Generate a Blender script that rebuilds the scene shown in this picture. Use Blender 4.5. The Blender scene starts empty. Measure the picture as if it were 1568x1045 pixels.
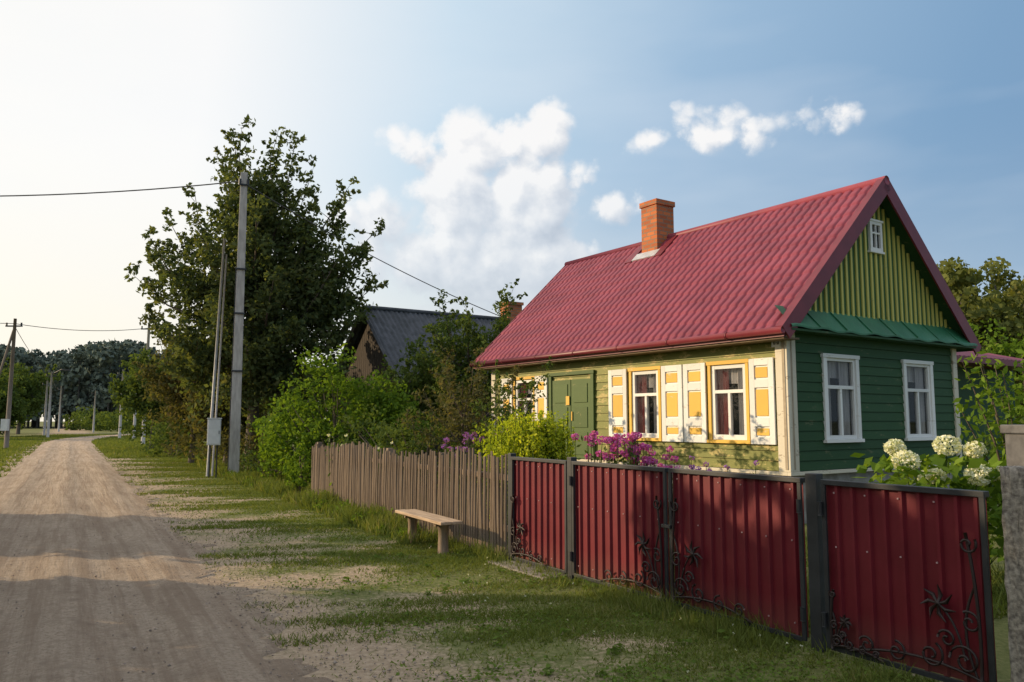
import bpy, bmesh, math, random
import numpy as np
from mathutils import Vector, Matrix
R=math.radians
rng=np.random.default_rng(7); random.seed(7)
scene=bpy.context.scene
COL=scene.collection
# ------------------------------------------------------------------ helpers
def link(o,parent=None):
    COL.objects.link(o)
    if parent: o.parent=parent
    return o
def empty(name,loc=(0,0,0),rz=0):
    e=bpy.data.objects.new(name,None); e.location=loc; e.rotation_euler=(0,0,rz); e.empty_display_size=.3
    return link(e)
def mesh_np(name,V,F,mat,parent=None,smooth=False):
    V=np.asarray(V,dtype=np.float32); F=np.asarray(F,dtype=np.int32)
    me=bpy.data.meshes.new(name); k=F.shape[1]
    me.vertices.add(len(V)); me.vertices.foreach_set('co',V.ravel())
    me.loops.add(F.size); me.loops.foreach_set('vertex_index',F.ravel())
    me.polygons.add(len(F)); me.polygons.foreach_set('loop_start',np.arange(0,F.size,k,dtype=np.int32))
    me.update(calc_edges=True); me.validate()
    if smooth: me.polygons.foreach_set('use_smooth',np.ones(len(me.polygons),dtype=bool))
    me.materials.append(mat)
    return link(bpy.data.objects.new(name,me),parent)
class B:
    def __init__(s): s.V=[];s.F=[]
    def quad(s,a,b,c,d):
        n=len(s.V); s.V+= [a,b,c,d]; s.F.append((n,n+1,n+2,n+3)); return s
    def box(s,x0,x1,y0,y1,z0,z1,M=None):
        n=len(s.V)
        P=[(x0,y0,z0),(x1,y0,z0),(x1,y1,z0),(x0,y1,z0),(x0,y0,z1),(x1,y0,z1),(x1,y1,z1),(x0,y1,z1)]
        if M is not None: P=[tuple(M@Vector(p)) for p in P]
        s.V+=P
        for f in ((0,3,2,1),(4,5,6,7),(0,1,5,4),(1,2,6,5),(2,3,7,6),(3,0,4,7)): s.F.append(tuple(n+i for i in f))
        return s
    def tube(s,pts,rad,k=7,cap=True):
        pts=[Vector(p) for p in pts]; n0=len(s.V)
        for i,p in enumerate(pts):
            d=(pts[min(i+1,len(pts)-1)]-pts[max(i-1,0)]).normalized()
            up=Vector((0,0,1)) if abs(d.z)<.9 else Vector((1,0,0))
            a=d.cross(up).normalized(); b=d.cross(a)
            r=rad[i] if hasattr(rad,'__len__') else rad
            for j in range(k):
                t=2*math.pi*j/k; s.V.append(tuple(p+(a*math.cos(t)+b*math.sin(t))*r))
        for i in range(len(pts)-1):
            for j in range(k):
                a=n0+i*k+j; b=n0+i*k+(j+1)%k
                s.F.append((a,b,b+k,a+k))
        if cap:
            s.F.append(tuple(n0+j for j in range(k))); m=n0+(len(pts)-1)*k
            s.F.append(tuple(m+j for j in reversed(range(k))))
        return s
    def obj(s,name,mat,parent=None,smooth=False,bevel=0):
        me=bpy.data.meshes.new(name); me.from_pydata(s.V,[],s.F); me.update()
        if smooth:
            for p in me.polygons: p.use_smooth=True
        me.materials.append(mat)
        o=link(bpy.data.objects.new(name,me),parent)
        if bevel:
            m=o.modifiers.new('b','BEVEL'); m.width=bevel; m.segments=2; m.limit_method='ANGLE'
        return o
# ---- materials
def newmat(name):
    m=bpy.data.materials.new(name); m.use_nodes=True; nt=m.node_tree
    return m,nt,nt.nodes['Principled BSDF']
def ramp(nt,fac,stops):
    r=nt.nodes.new('ShaderNodeValToRGB'); e=r.color_ramp.elements
    while len(e)<len(stops): e.new(.5)
    for el,(p,c) in zip(e,stops): el.position=p; el.color=(*c,1) if len(c)==3 else c
    nt.links.new(fac,r.inputs[0])
    return r.outputs[0]
def noise(nt,scale,detail=5,vec=None,rough=.55,sc=None):
    n=nt.nodes.new('ShaderNodeTexNoise'); n.inputs['Scale'].default_value=scale; n.inputs['Detail'].default_value=detail; n.inputs['Roughness'].default_value=rough
    if vec is None:
        tc=nt.nodes.new('ShaderNodeTexCoord'); vec=tc.outputs['Object']
    if sc:
        mp=nt.nodes.new('ShaderNodeMapping'); mp.inputs['Scale'].default_value=sc; nt.links.new(vec,mp.inputs[0]); vec=mp.outputs[0]
    nt.links.new(vec,n.inputs['Vector']); return n.outputs['Fac']
def mixc(nt,f,a,b,mode='MIX'):
    m=nt.nodes.new('ShaderNodeMix'); m.data_type='RGBA'; m.blend_type=mode
    for sock,v in ((m.inputs[0],f),(m.inputs[6],a),(m.inputs[7],b)):
        if isinstance(v,(int,float)): sock.default_value=v
        elif isinstance(v,tuple): sock.default_value=(*v,1)
        else: nt.links.new(v,sock)
    return m.outputs[2]
def math_(nt,op,a,b=0,clamp=False):
    m=nt.nodes.new('ShaderNodeMath'); m.operation=op; m.use_clamp=clamp
    for i,v in enumerate((a,b)):
        if isinstance(v,(int,float)): m.inputs[i].default_value=v
        else: nt.links.new(v,m.inputs[i])
    return m.outputs[0]
def maprange(nt,v,a,b,c=0,d=1,smooth=False):
    m=nt.nodes.new('ShaderNodeMapRange'); 
    if smooth: m.interpolation_type='SMOOTHSTEP'
    m.inputs[1].default_value=a; m.inputs[2].default_value=b; m.inputs[3].default_value=c; m.inputs[4].default_value=d
    nt.links.new(v,m.inputs[0]); return m.outputs[0]
def bump(nt,bs,h,strength=.3,dist=.02):
    b=nt.nodes.new('ShaderNodeBump'); b.inputs['Strength'].default_value=strength; b.inputs['Distance'].default_value=dist
    nt.links.new(h,b.inputs['Height']); nt.links.new(b.outputs[0],bs.inputs['Normal'])
def simple(name,c1,c2=None,scale=8,rough=.7,sc=None,bmp=.2,metal=0,lo=.35,hi=.65,spec=.4):
    m,nt,bs=newmat(name)
    if c2 is None: c2=tuple(x*.75 for x in c1)
    f=noise(nt,scale,5,sc=sc)
    nt.links.new(ramp(nt,f,[(lo,c2),(hi,c1)]),bs.inputs['Base Color'])
    bs.inputs['Roughness'].default_value=rough; bs.inputs['Metallic'].default_value=metal
    bs.inputs['Specular IOR Level'].default_value=spec
    if bmp: bump(nt,bs,f,bmp,.01)
    return m
def leafmat(name,ca,cb,cc=None,trans=.35,scale=.6):
    m=bpy.data.materials.new(name); m.use_nodes=True; nt=m.node_tree; nt.nodes.clear()
    g=nt.nodes.new('ShaderNodeNewGeometry')
    n=noise(nt,scale,1,vec=g.outputs['Position'])
    f=math_(nt,'ADD',math_(nt,'MULTIPLY',g.outputs['Random Per Island'],.6),math_(nt,'MULTIPLY',n,.5))
    stops=[(.2,ca),(.75,cb)]
    if cc: stops.append((.97,cc))
    c=ramp(nt,f,stops)
    d=nt.nodes.new('ShaderNodeBsdfDiffuse'); nt.links.new(c,d.inputs[0]); o=nt.nodes.new('ShaderNodeOutputMaterial')
    if trans>0:
        t=nt.nodes.new('ShaderNodeBsdfTranslucent'); ct=mixc(nt,1.0,c,(1.5,1.4,.5),'MULTIPLY'); nt.links.new(ct,t.inputs[0])
        m1=nt.nodes.new('ShaderNodeMixShader'); m1.inputs[0].default_value=trans
        nt.links.new(d.outputs[0],m1.inputs[1]); nt.links.new(t.outputs[0],m1.inputs[2]); nt.links.new(m1.outputs[0],o.inputs[0])
    else: nt.links.new(d.outputs[0],o.inputs[0])
    return m

M_tree=leafmat('leaf_dark',(.060,.088,.040),(.12,.15,.065),(.18,.18,.08),trans=.4)
M_brown=leafmat('leaf_brownish',(.07,.075,.035),(.13,.13,.06),(.20,.14,.07))
M_bush=leafmat('leaf_bright',(.065,.12,.018),(.14,.23,.035),(.21,.29,.045),trans=.4)
M_mid=leafmat('leaf_mid',(.055,.085,.028),(.105,.15,.045))
M_hedge=leafmat('leaf_hedge',(.055,.085,.028),(.105,.15,.045),trans=0)
M_far=leafmat('leaf_far_hazed',(.12,.15,.13),(.15,.18,.14),trans=0,scale=.1)  # aerial haze is mixed into this pale bluish leaf colour
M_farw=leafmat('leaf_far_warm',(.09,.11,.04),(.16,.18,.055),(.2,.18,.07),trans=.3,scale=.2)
M_grass=leafmat('grass_blades',(.10,.135,.035),(.17,.21,.055),(.30,.27,.13),trans=.3,scale=.8)
M_clov=leafmat('clover_leaf',(.085,.13,.03),(.14,.21,.045),trans=.3)
M_yel=leafmat('goldenrod_leaf',(.26,.34,.03),(.42,.48,.045),(.6,.58,.07),trans=.45)
M_pink=leafmat('phlox_petals',(.42,.07,.33),(.62,.17,.52),(.76,.38,.68),trans=.3)
M_purp=leafmat('purple_petals',(.25,.08,.35),(.4,.2,.55),trans=.3)
M_white=leafmat('hydrangea_petals',(.62,.66,.5),(.82,.82,.72),trans=.25,scale=3)
M_bark=simple('bark',(.15,.12,.09),(.07,.055,.042),12,.9,sc=(1,1,.2),bmp=.5)

# ------------------------------------------------------------------ foliage
def leafquads(C,size,asp=.5,flat=0,jit=.35):
    n=len(C); a=rng.normal(size=(n,3)); 
    if flat: a[:,2]*=(1-flat)
    a/=np.linalg.norm(a,axis=1)[:,None]
    b=rng.normal(size=(n,3)); 
    if flat: b[:,2]*=(1-flat)
    b-= (a*b).sum(1)[:,None]*a; b/=np.linalg.norm(b,axis=1)[:,None]
    s=size*(1+jit*rng.uniform(-1,1,n))[:,None]*.5
    V=np.stack([C-a*s, C+b*s*asp-a*s*.1, C+a*s, C-b*s*asp-a*s*.1],1).reshape(-1,3)
    F=np.arange(n*4).reshape(-1,4); return V,F
def clump_pts(cents,rads,per):
    K=len(cents); d=rng.normal(size=(K,per,3)); d/=np.linalg.norm(d,axis=2)[:,:,None]
    r=rng.uniform(.15,1,(K,per,1))**.6
    return (cents[:,None,:]+d*r*np.asarray(rads)[:,None,None]*np.array([1,1,.8])).reshape(-1,3)
def ell_clumps(c,r,K,cr,shell=.55):
    d=rng.normal(size=(K,3)); d/=np.linalg.norm(d,axis=1)[:,None]
    rr=rng.uniform(shell,1.05,K)[:,None]
    P=np.array(c)+d*rr*np.array(r); P=P[P[:,2]>.15]
    return P,rng.uniform(.6,1.4,len(P))*cr
def limb_tree(name,loc,trunk_h,tips,mat,leaf=.15,per=90,r0=.22,cl=(.75,.28),extra=None,steps=9,tw=True,asp=.5):
    e=empty(name,loc); b=B()
    top=max(t[2] for t in tips)
    b.tube([(0,0,-.1),(.05,.02,trunk_h*.5),(0,.05,trunk_h),(0,0,top*.8)],[r0*1.3,r0,r0*.75,r0*.15],9)
    cents=[];rads=[]
    for i,t in enumerate(tips):
        t=Vector(t); z0=max(.6,min(t.z*.75,trunk_h*random.uniform(.6,1.2)+ (t.z*.25)))
        z0=min(z0,t.z-.3) if t.z>1.2 else .4
        s=Vector((0,0,z0)); L=(t-s).length
        mid=s.lerp(t,.5)+Vector((t.x*.12,t.y*.12,-.06*L))
        P=[s.lerp(mid,f*2) if f<.5 else mid.lerp(t,f*2-1) for f in np.linspace(0,1,6)]
        P=[p+Vector(rng.normal(size=3)*.03*L*.4) for p in P]; P[0]=s
        b.tube([tuple(p) for p in P],[r0*.38,r0*.3,r0*.22,r0*.15,r0*.09,r0*.03],5,False)
        for f in np.linspace(.3,1.0,steps):
            q=s.lerp(mid,f*2) if f<.5 else mid.lerp(t,f*2-1)
            rad=cl[0]*(1-f)+cl[1]*f
            for _ in range(2):
                cents.append(np.array(q)+rng.normal(size=3)*rad*.55*np.array([1,1,.8])); rads.append(rad*random.uniform(.5,1.05))
            if tw and random.random()<.55:
                dd=Vector(rng.normal(size=3)); dd.z=abs(dd.z)*.9+.2; dd.normalize(); q2=q+dd*rad*2.1
                b.tube([tuple(q),tuple(q2)],[r0*.06,r0*.02],4,False)
                cents.append(np.array(q+dd*rad*1.35)); rads.append(rad*.35)
                cents.append(np.array(q2)); rads.append(rad*.25)
    if extra is not None:
        for (c,r,K,cr) in extra:
            P,rr=ell_clumps(c,r,K,cr,.1); cents+=list(P); rads+=list(rr)
    cents=np.array(cents); rads=np.array(rads)
    C=[]
    for k in range(len(cents)):
        n=int(max(10,per*(rads[k]/cl[0])**1.4)); C.append(clump_pts(cents[k:k+1],rads[k:k+1],n))
    C=np.concatenate(C); C=C[C[:,2]>.03]
    V,F=leafquads(C,leaf,asp)
    b.obj('trunk',M_bark,e,True); mesh_np('crown_foliage',V,F,mat,e); return e
def shrub(name,loc,ells,mat,leaf=.09,per=70,cr=.3,K=40,stems=True,shell=.5,asp=.55):
    e=empty(name,loc); C=[]
    b=B()
    for (c,r,kk) in ells:
        P,rr=ell_clumps(c,r,int(K*kk),cr,shell)
        for p,q in zip(P,rr): C.append(clump_pts(p[None],[q],per))
        if stems:
            for p in P[::3]:
                m=(p[0]*.45+c[0]*.2,p[1]*.45+c[1]*.2,p[2]*.55)
                b.tube([(p[0]*.1+c[0]*.3,p[1]*.1+c[1]*.3,-.05),m,tuple(p)],[.03,.02,.006],4,False)
    C=np.concatenate(C); C=C[C[:,2]>.02]
    V,F=leafquads(C,leaf,asp)
    if stems: b.obj('stems',M_bark,e,True)
    mesh_np('foliage',V,F,mat,e); return e
def RF(n,d,z=0):
    return (.872*n-.49*d,.49*n+.872*d,z)

# ------------------------------------------------------------------ camera
cam=bpy.data.cameras.new('camera'); cam.lens=27.55; cam.sensor_width=36; cam.clip_end=5000; cam.clip_start=.05
co=link(bpy.data.objects.new('camera',cam)); co.location=(0,0,1.7); co.rotation_euler=(R(95.8),0,0); scene.camera=co
# ------------------------------------------------------------------ world / sun
EL=17; AZ=-81.5
sd=Vector((math.sin(R(AZ))*math.cos(R(EL)),math.cos(R(AZ))*math.cos(R(EL)),math.sin(R(EL))))
w=bpy.data.worlds.new('World'); scene.world=w; w.use_nodes=True; nt=w.node_tree; nt.nodes.clear()
try:
    w.cycles.sampling_method='MANUAL'; w.cycles.sample_map_resolution=512
except Exception: pass
sky=nt.nodes.new('ShaderNodeTexSky'); sky.sky_type='NISHITA'; sky.sun_disc=False; sky.sun_elevation=R(EL); sky.sun_rotation=R(AZ)
sky.air_density=1.0; sky.dust_density=1.5; sky.ozone_density=1.5
g=bpy.data.node_groups.new('cloud_density','ShaderNodeTree')
g.interface.new_socket('Vector',in_out='INPUT',socket_type='NodeSocketVector')
g.interface.new_socket('Density',in_out='OUTPUT',socket_type='NodeSocketFloat')
gi=g.nodes.new('NodeGroupInput'); go=g.nodes.new('NodeGroupOutput')
def vm(nt_,op,a,b):
    m=nt_.nodes.new('ShaderNodeVectorMath'); m.operation=op
    for i,v in enumerate((a,b)):
        if v is None: continue
        if isinstance(v,tuple): m.inputs[i].default_value=v
        else: nt_.links.new(v,m.inputs[i])
    return m
P=gi.outputs[0]
blobs=[(-.03,.335,.080,.070,1.7),(.045,.345,.065,.055,1.6),(-.055,.27,.10,.085,1.8),(.02,.275,.115,.10,2.0),(-.125,.337,.055,.034,1.2),
 (-.06,.20,.16,.09,1.8),(.04,.19,.15,.08,1.6),(.115,.265,.065,.035,1.2),(-.165,.24,.075,.055,1.3),(.0,.13,.30,.06,1.2),
 (.17,.340,.075,.026,.95),(.25,.340,.115,.042,1.05),(.32,.345,.10,.034,.85)]
cur=None
for (cx,cz,rx,rz,am) in blobs:
    s=vm(g,'SUBTRACT',P,(cx,0,cz)); m=vm(g,'MULTIPLY',s.outputs[0],(1/rx,0,1/rz)); l=vm(g,'LENGTH',m.outputs[0],None)
    v=math_(g,'SUBTRACT',am,math_(g,'MULTIPLY',l.outputs['Value'],.95*am))
    cur=v if cur is None else math_(g,'MAXIMUM',cur,v)
n1=g.nodes.new('ShaderNodeTexNoise'); n1.inputs['Scale'].default_value=10; n1.inputs['Detail'].default_value=7; n1.inputs['Roughness'].default_value=.62
g.links.new(P,n1.inputs['Vector'])
wv=vm(g,'SCALE',n1.outputs['Color'],None); wv.inputs['Scale'].default_value=.06
pw=vm(g,'ADD',P,wv.outputs[0])
vo=g.nodes.new('ShaderNodeTexVoronoi'); vo.feature='F1'; vo.inputs['Scale'].default_value=20; vo.inputs['Detail'].default_value=1.5; vo.inputs['Roughness'].default_value=.5; vo.inputs['Lacunarity'].default_value=2.3
g.links.new(pw.outputs[0],vo.inputs['Vector'])
d=math_(g,'ADD',math_(g,'MINIMUM',cur,1.5),math_(g,'MULTIPLY',math_(g,'SUBTRACT',n1.outputs['Fac'],.5),1.7))
d=math_(g,'SUBTRACT',d,math_(g,'MULTIPLY',math_(g,'SUBTRACT',vo.outputs['Distance'],.45),.8))
g.links.new(d,go.inputs[0])
tc=nt.nodes.new('ShaderNodeTexCoord'); DIR=tc.outputs['Generated']
G1=nt.nodes.new('ShaderNodeGroup'); G1.node_tree=g; nt.links.new(DIR,G1.inputs[0])
off=vm(nt,'ADD',DIR,(-.014,0,.015)); G2=nt.nodes.new('ShaderNodeGroup'); G2.node_tree=g; nt.links.new(off.outputs[0],G2.inputs[0])
sep=nt.nodes.new('ShaderNodeSeparateXYZ'); nt.links.new(DIR,sep.inputs[0])
hz=maprange(nt,sep.outputs['Z'],.15,.34)
alpha=math_(nt,'MULTIPLY',maprange(nt,G1.outputs[0],.08,.62,0,1,True),math_(nt,'ADD',math_(nt,'MULTIPLY',hz,.3),.68),True)
diff=math_(nt,'SUBTRACT',G1.outputs[0],G2.outputs[0])
sh=math_(nt,'ADD',math_(nt,'MULTIPLY',diff,.42),.55,True)
sh2=math_(nt,'MULTIPLY',sh,math_(nt,'ADD',math_(nt,'MULTIPLY',hz,.45),.68),True)
K_=1/.12
cc=ramp(nt,sh2,[(.18,(.50,.55,.63)),(.42,(.70,.73,.78)),(.68,(.98,.96,.94))])
dt=vm(nt,'DOT_PRODUCT',DIR,tuple(sd)).outputs['Value']
fac=maprange(nt,dt,-1,1)
skyc=ramp(nt,fac,[(.2,(.14,.26,.44)),(.38,(.21,.36,.55)),(.52,(.34,.50,.68)),(.66,(.58,.73,.85)),(.78,(.98,.97,.95)),(.95,(1.0,.97,.90))])
hzn=maprange(nt,sep.outputs['Z'],.0,.34,.85,0,True)
hcol=ramp(nt,fac,[(.3,(.42,.55,.68)),(.6,(.84,.82,.76)),(.8,(1.0,.91,.74))])
col=mixc(nt,hzn,skyc,hcol)
zen_fill=maprange(nt,sep.outputs['Z'],.52,.8,0,.8,True); col=mixc(nt,zen_fill,col,(.98,.97,.96))  # unseen zenith whitened to add ambient fill light on the ground
ci=noise(nt,2.0,4,vec=DIR,sc=(1,1,3.5))
col=mixc(nt,maprange(nt,ci,.42,.85,0,.38),col,(.86,.89,.93))
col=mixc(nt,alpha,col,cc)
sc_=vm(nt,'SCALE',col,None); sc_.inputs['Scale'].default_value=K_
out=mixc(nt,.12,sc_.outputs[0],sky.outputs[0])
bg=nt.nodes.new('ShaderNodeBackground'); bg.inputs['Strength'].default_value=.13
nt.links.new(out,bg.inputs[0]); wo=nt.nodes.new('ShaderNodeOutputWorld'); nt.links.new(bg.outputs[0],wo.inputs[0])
sl=bpy.data.lights.new('sun','SUN'); sl.energy=4.9; sl.angle=R(.55); sl.color=(1,.76,.47)
so=link(bpy.data.objects.new('sun',sl)); so.location=(-30,5,20)
so.rotation_euler=sd.to_track_quat('Z','Y').to_euler()

# ------------------------------------------------------------------ ground
m,nt,bs=newmat('ground_grass'); geo=nt.nodes.new('ShaderNodeNewGeometry'); pos=geo.outputs['Position']
dot=nt.nodes.new('ShaderNodeVectorMath'); dot.operation='DOT_PRODUCT'; dot.inputs[1].default_value=(.872,.49,0); nt.links.new(pos,dot.inputs[0])
nn=dot.outputs['Value']; big=noise(nt,.9,5,vec=pos); fine=noise(nt,18,7,vec=pos,rough=.7)
a=math_(nt,'ABSOLUTE',nn); edge=maprange(nt,a,1.3,4.4,.78,.05)
f=math_(nt,'ADD',edge,math_(nt,'MULTIPLY',math_(nt,'SUBTRACT',big,.5),2.1)); f=math_(nt,'ADD',f,math_(nt,'MULTIPLY',math_(nt,'SUBTRACT',fine,.5),1.0))
fr=maprange(nt,f,.24,.62)
gc=ramp(nt,fine,[(.3,(.09,.11,.035)),(.55,(.165,.175,.065)),(.75,(.26,.23,.12))])
dc=ramp(nt,fine,[(.3,(.26,.195,.135)),(.55,(.40,.31,.22)),(.75,(.52,.415,.31))])
nt.links.new(mixc(nt,fr,gc,dc),bs.inputs['Base Color']); bs.inputs['Roughness'].default_value=.95; bs.inputs['Specular IOR Level'].default_value=.1
bump(nt,bs,fine,.7,.03)
b=B(); xs=[-1500,-300,-80,-40,-20,-10,0,10,20,40,80,300,1500]
for i in range(12):
    for j in range(12): b.quad((xs[i],xs[j],0),(xs[i+1],xs[j],0),(xs[i+1],xs[j+1],0),(xs[i],xs[j+1],0))
b.obj('ground',m)
# road
m,nt,bs=newmat('sandy_road'); geo=nt.nodes.new('ShaderNodeNewGeometry'); pos=geo.outputs['Position']
big=noise(nt,.8,4,vec=pos); fine=noise(nt,28,7,vec=pos,rough=.8); trk=noise(nt,1,6,sc=(6.5,.3,1),rough=.68); clod=noise(nt,7,5,vec=pos,rough=.75)
c=ramp(nt,fine,[(.32,(.34,.26,.19)),(.5,(.58,.465,.355)),(.7,(.76,.63,.50))])
c2=mixc(nt,maprange(nt,trk,.44,.58,0,.75),c,(.40,.30,.22)) 
c3=mixc(nt,maprange(nt,big,.48,.7,0,.45),c2,(.35,.26,.19)); c3=mixc(nt,maprange(nt,clod,.54,.68,0,.55),c3,(.28,.21,.155))
nt.links.new(c3,bs.inputs['Base Color']); bs.inputs['Roughness'].default_value=.95; bs.inputs['Specular IOR Level'].default_value=.1
h=math_(nt,'ADD',math_(nt,'MULTIPLY',trk,1.3),math_(nt,'MULTIPLY',fine,.7)); h=math_(nt,'ADD',h,math_(nt,'MULTIPLY',clod,.9)); bump(nt,bs,h,1.0,.08)
ds=np.concatenate([np.arange(-12,30,.1),np.arange(30,150,.6)]); js=np.linspace(-1,1,61)
def nz(x,y): return np.sin(x*1.7+y*.6)*.5+np.sin(x*4.1-y*1.3+1)*.3+np.sin(x*9.3+y*3.1)*.2
V=[]
for d in ds:
    off=.0045*max(0,d-68)**2; off=min(off,40)
    er=1.60+.22*nz(d,2)+.09*math.sin(d*23)+.07*math.sin(d*51); el=1.75+.15*nz(d,9)+.05*math.sin(d*19)
    for j in js:
        n=off+(j*er if j>0 else j*el); aj=abs(j)
        z=.006+.036*(1-aj**6)*(.5+.5*math.cos(n*6.2+.3*math.sin(d*.4)))**1.5+.012*(1-aj**4)*(1+nz(d*2.5,n*5))*.5
        if aj>.99: z=-.01
        V.append((n,d,z))
V=np.array(V); nj=len(js); nd=len(ds)
V[:,2]+=np.where(V[:,2]>0.004,rng.uniform(0,.006,len(V)),0)
I=np.arange(nd*nj).reshape(nd,nj); F=np.stack([I[:-1,:-1],I[:-1,1:],I[1:,1:],I[1:,:-1]],-1).reshape(-1,4)
ro=mesh_np('dirt_road',V,F,m,None,True); ro.rotation_euler=(0,0,math.atan2(.49,.872))
# pebbles
N=4200; d=np.exp(rng.uniform(math.log(2.5),math.log(22),N)); n=np.where(rng.uniform(0,1,N)<.5,rng.normal(1.8,.4,N),rng.uniform(-1.7,2.8,N))
r_=rng.uniform(.004,.014,N)*np.where(rng.uniform(0,1,N)>.97,1.8,1); C=np.stack([.872*n-.49*d,.49*n+.872*d,.012+r_*.2+.014*(n<1.5)],1)
oct_=np.array([(1,0,0),(0,1,0),(-1,0,0),(0,-1,0),(0,0,.7),(0,0,-.7)]); ofa=np.array([(0,1,4),(1,2,4),(2,3,4),(3,0,4),(1,0,5),(2,1,5),(3,2,5),(0,3,5)])
V=(C[:,None,:]+oct_[None]*r_[:,None,None]*rng.uniform(.6,1.2,(N,6,1))).reshape(-1,3); F=(ofa[None]+(np.arange(N)*6)[:,None,None]).reshape(-1,3)
mesh_np('gravel',V,F,simple('pebble',(.40,.33,.27),(.20,.16,.13),40,.9,bmp=0),None,True)

def grass(name,N,nr,dr,hh,dens,wid=.007,mat=M_grass,lean=.5):
    d=np.exp(rng.uniform(math.log(dr[0]),math.log(dr[1]),N)); n=rng.uniform(nr[0],nr[1],N)
    ns=nz(d*1.1,n*1.3)+.5*nz(d*5,n*6)
    keep=rng.uniform(0,1,N)<np.clip(dens(n,d)+ns*.6,0.03,1); d=d[keep]; n=n[keep]; ns=ns[keep]; N=len(d)
    off=np.minimum(40,.0045*np.maximum(0,d-68)**2); n=n+off
    X=.872*n-.49*d; Y=.49*n+.872*d
    h=(rng.uniform(hh[0],hh[1],N))*np.clip(.75+ns*.35,.4,1.5); w=wid*np.clip(d/8,1,9)*rng.uniform(.7,1.4,N)
    th=rng.uniform(0,2*np.pi,N); ct=np.cos(th)*w; st=np.sin(th)*w
    lx=rng.normal(size=N)*lean*h; ly=rng.normal(size=N)*lean*h
    z0=np.zeros(N)-.002
    V=np.stack([np.stack([X-ct,Y-st,z0],1),np.stack([X+ct,Y+st,z0],1),np.stack([X+lx+ct*.3,Y+ly,h],1)],1).reshape(-1,3)
    return mesh_np(name,V,np.arange(N*3).reshape(-1,3),mat)
grass('grass',320000,(1.45,5.0),(3.2,60),(.02,.06),lambda n,d:np.clip((n-1.7)/2.6,0,1)*.85-.14,wid=.0055,lean=.8)
grass('grass',45000,(4.9,9),(4,45),(.1,.3),lambda n,d:.7+0*n,wid=.008)
grass('grass',60000,(-9,-1.6),(12,110),(.05,.16),lambda n,d:np.clip((-n-1.6)/1.2,0,1)*.9)
grass('grass',50000,(1.6,9),(40,130),(.06,.2),lambda n,d:.5+0*n)
grass('tall_grass',18000,(4.05,4.78),(10.2,30),(.1,.36),lambda n,d:.45+0*n,wid=.008,lean=.35)
grass('tall_grass',9000,(4.45,4.97),(3.4,10.5),(.06,.22),lambda n,d:.45+0*n,wid=.005,lean=.4)
N=34000; d=np.exp(rng.uniform(math.log(3.2),math.log(16),N)); n=rng.uniform(2.0,4.9,N); k=rng.uniform(0,1,N)<np.clip(.15+.9*nz(d*2.1,n*2.7),0,1); d=d[k];n=n[k]
C=np.stack([.872*n-.49*d,.49*n+.872*d,rng.uniform(.008,.04,len(d))],1); V,F=leafquads(C,.026,.8,.75)
mesh_np('clover_patch',V,F,M_clov)
C=[]
for k in range(80):
    d=random.uniform(10.5,27); n=random.uniform(4.15,4.72); r=random.uniform(.06,.17)
    C.append(clump_pts(np.array([[.872*n-.49*d,.49*n+.872*d,r*.9]]),[r],34))
C=np.concatenate(C); C=C[C[:,2]>.01]; V,F=leafquads(C,.065,.5); mesh_np('fence_weeds',V,F,M_bush)
C=[]
for k in range(34):
    d=random.uniform(3.8,10); n=random.uniform(2.6,4.8); r=random.uniform(.04,.08)
    C.append(clump_pts(np.array([[.872*n-.49*d,.49*n+.872*d,.02]]),[r],16))
C=np.concatenate(C); C[:,2]=np.abs(C[:,2]); V,F=leafquads(C,.06,.4,.7); mesh_np('plantain_weeds',V,F,M_clov)
N=30; d=np.exp(rng.uniform(math.log(4),math.log(10),N)); n=rng.uniform(3.4,4.8,N)
C=np.stack([.872*n-.49*d,.49*n+.872*d,rng.uniform(.04,.07,N)],1); C=(C[:,None,:]+rng.normal(size=(N,6,3))*.005).reshape(-1,3); V,F=leafquads(C,.010,.9); mesh_np('clover_blossoms',V,F,M_white)

# ------------------------------------------------------------------ house
HC=(4.56,13.0,0); HR=math.atan2(.5593,.829)
H=empty('green_wooden_house',HC,HR)
def paint(name,c1,c2,peel,amt,scale=2.5,rough=.6,spec=.3):
    m,nt,bs=newmat(name)
    tc=nt.nodes.new('ShaderNodeTexCoord')
    n1=noise(nt,scale,6,vec=tc.outputs['Object'],sc=(1,1,3)); n2=noise(nt,14,7,vec=tc.outputs['Object'],rough=.7,sc=(1,1,2.5))
    gn=nt.nodes.new('ShaderNodeNewGeometry')
    c=mixc(nt,n1,c1,c2); c=mixc(nt,math_(nt,'MULTIPLY',gn.outputs['Random Per Island'],.4),c,tuple(x*.6 for x in c1))
    pf=math_(nt,'ADD',math_(nt,'MULTIPLY',n1,.6),math_(nt,'MULTIPLY',n2,.5))
    nt.links.new(mixc(nt,maprange(nt,pf,1-amt,1-amt+.06),c,peel),bs.inputs['Base Color']); bs.inputs['Roughness'].default_value=rough; bs.inputs['Specular IOR Level'].default_value=spec
    bump(nt,bs,n2,.25,.006); return m
M_olive=paint('olive_plank_paint',(.17,.19,.04),(.235,.235,.06),(.44,.35,.13),.415)
M_dgreen=paint('dark_green_plank_paint',(.026,.072,.029),(.037,.094,.035),(.10,.12,.06),.36,rough=.6,spec=.2)
M_cream=paint('cream_trim_paint',(.62,.56,.44),(.70,.65,.54),(.34,.27,.19),.38)
M_wht=paint('white_paint',(.76,.76,.74),(.82,.82,.80),(.5,.46,.4),.355)
M_yp=paint('yellow_paint',(.80,.50,.09),(.74,.44,.08),(.6,.5,.3),.34)
M_dark=simple('dark_interior',(.03,.026,.022),bmp=0,rough=.9)
M_red=simple('maroon_roof_metal',(.25,.046,.072),(.18,.032,.052),1.5,.5,bmp=0,spec=.3)
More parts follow.
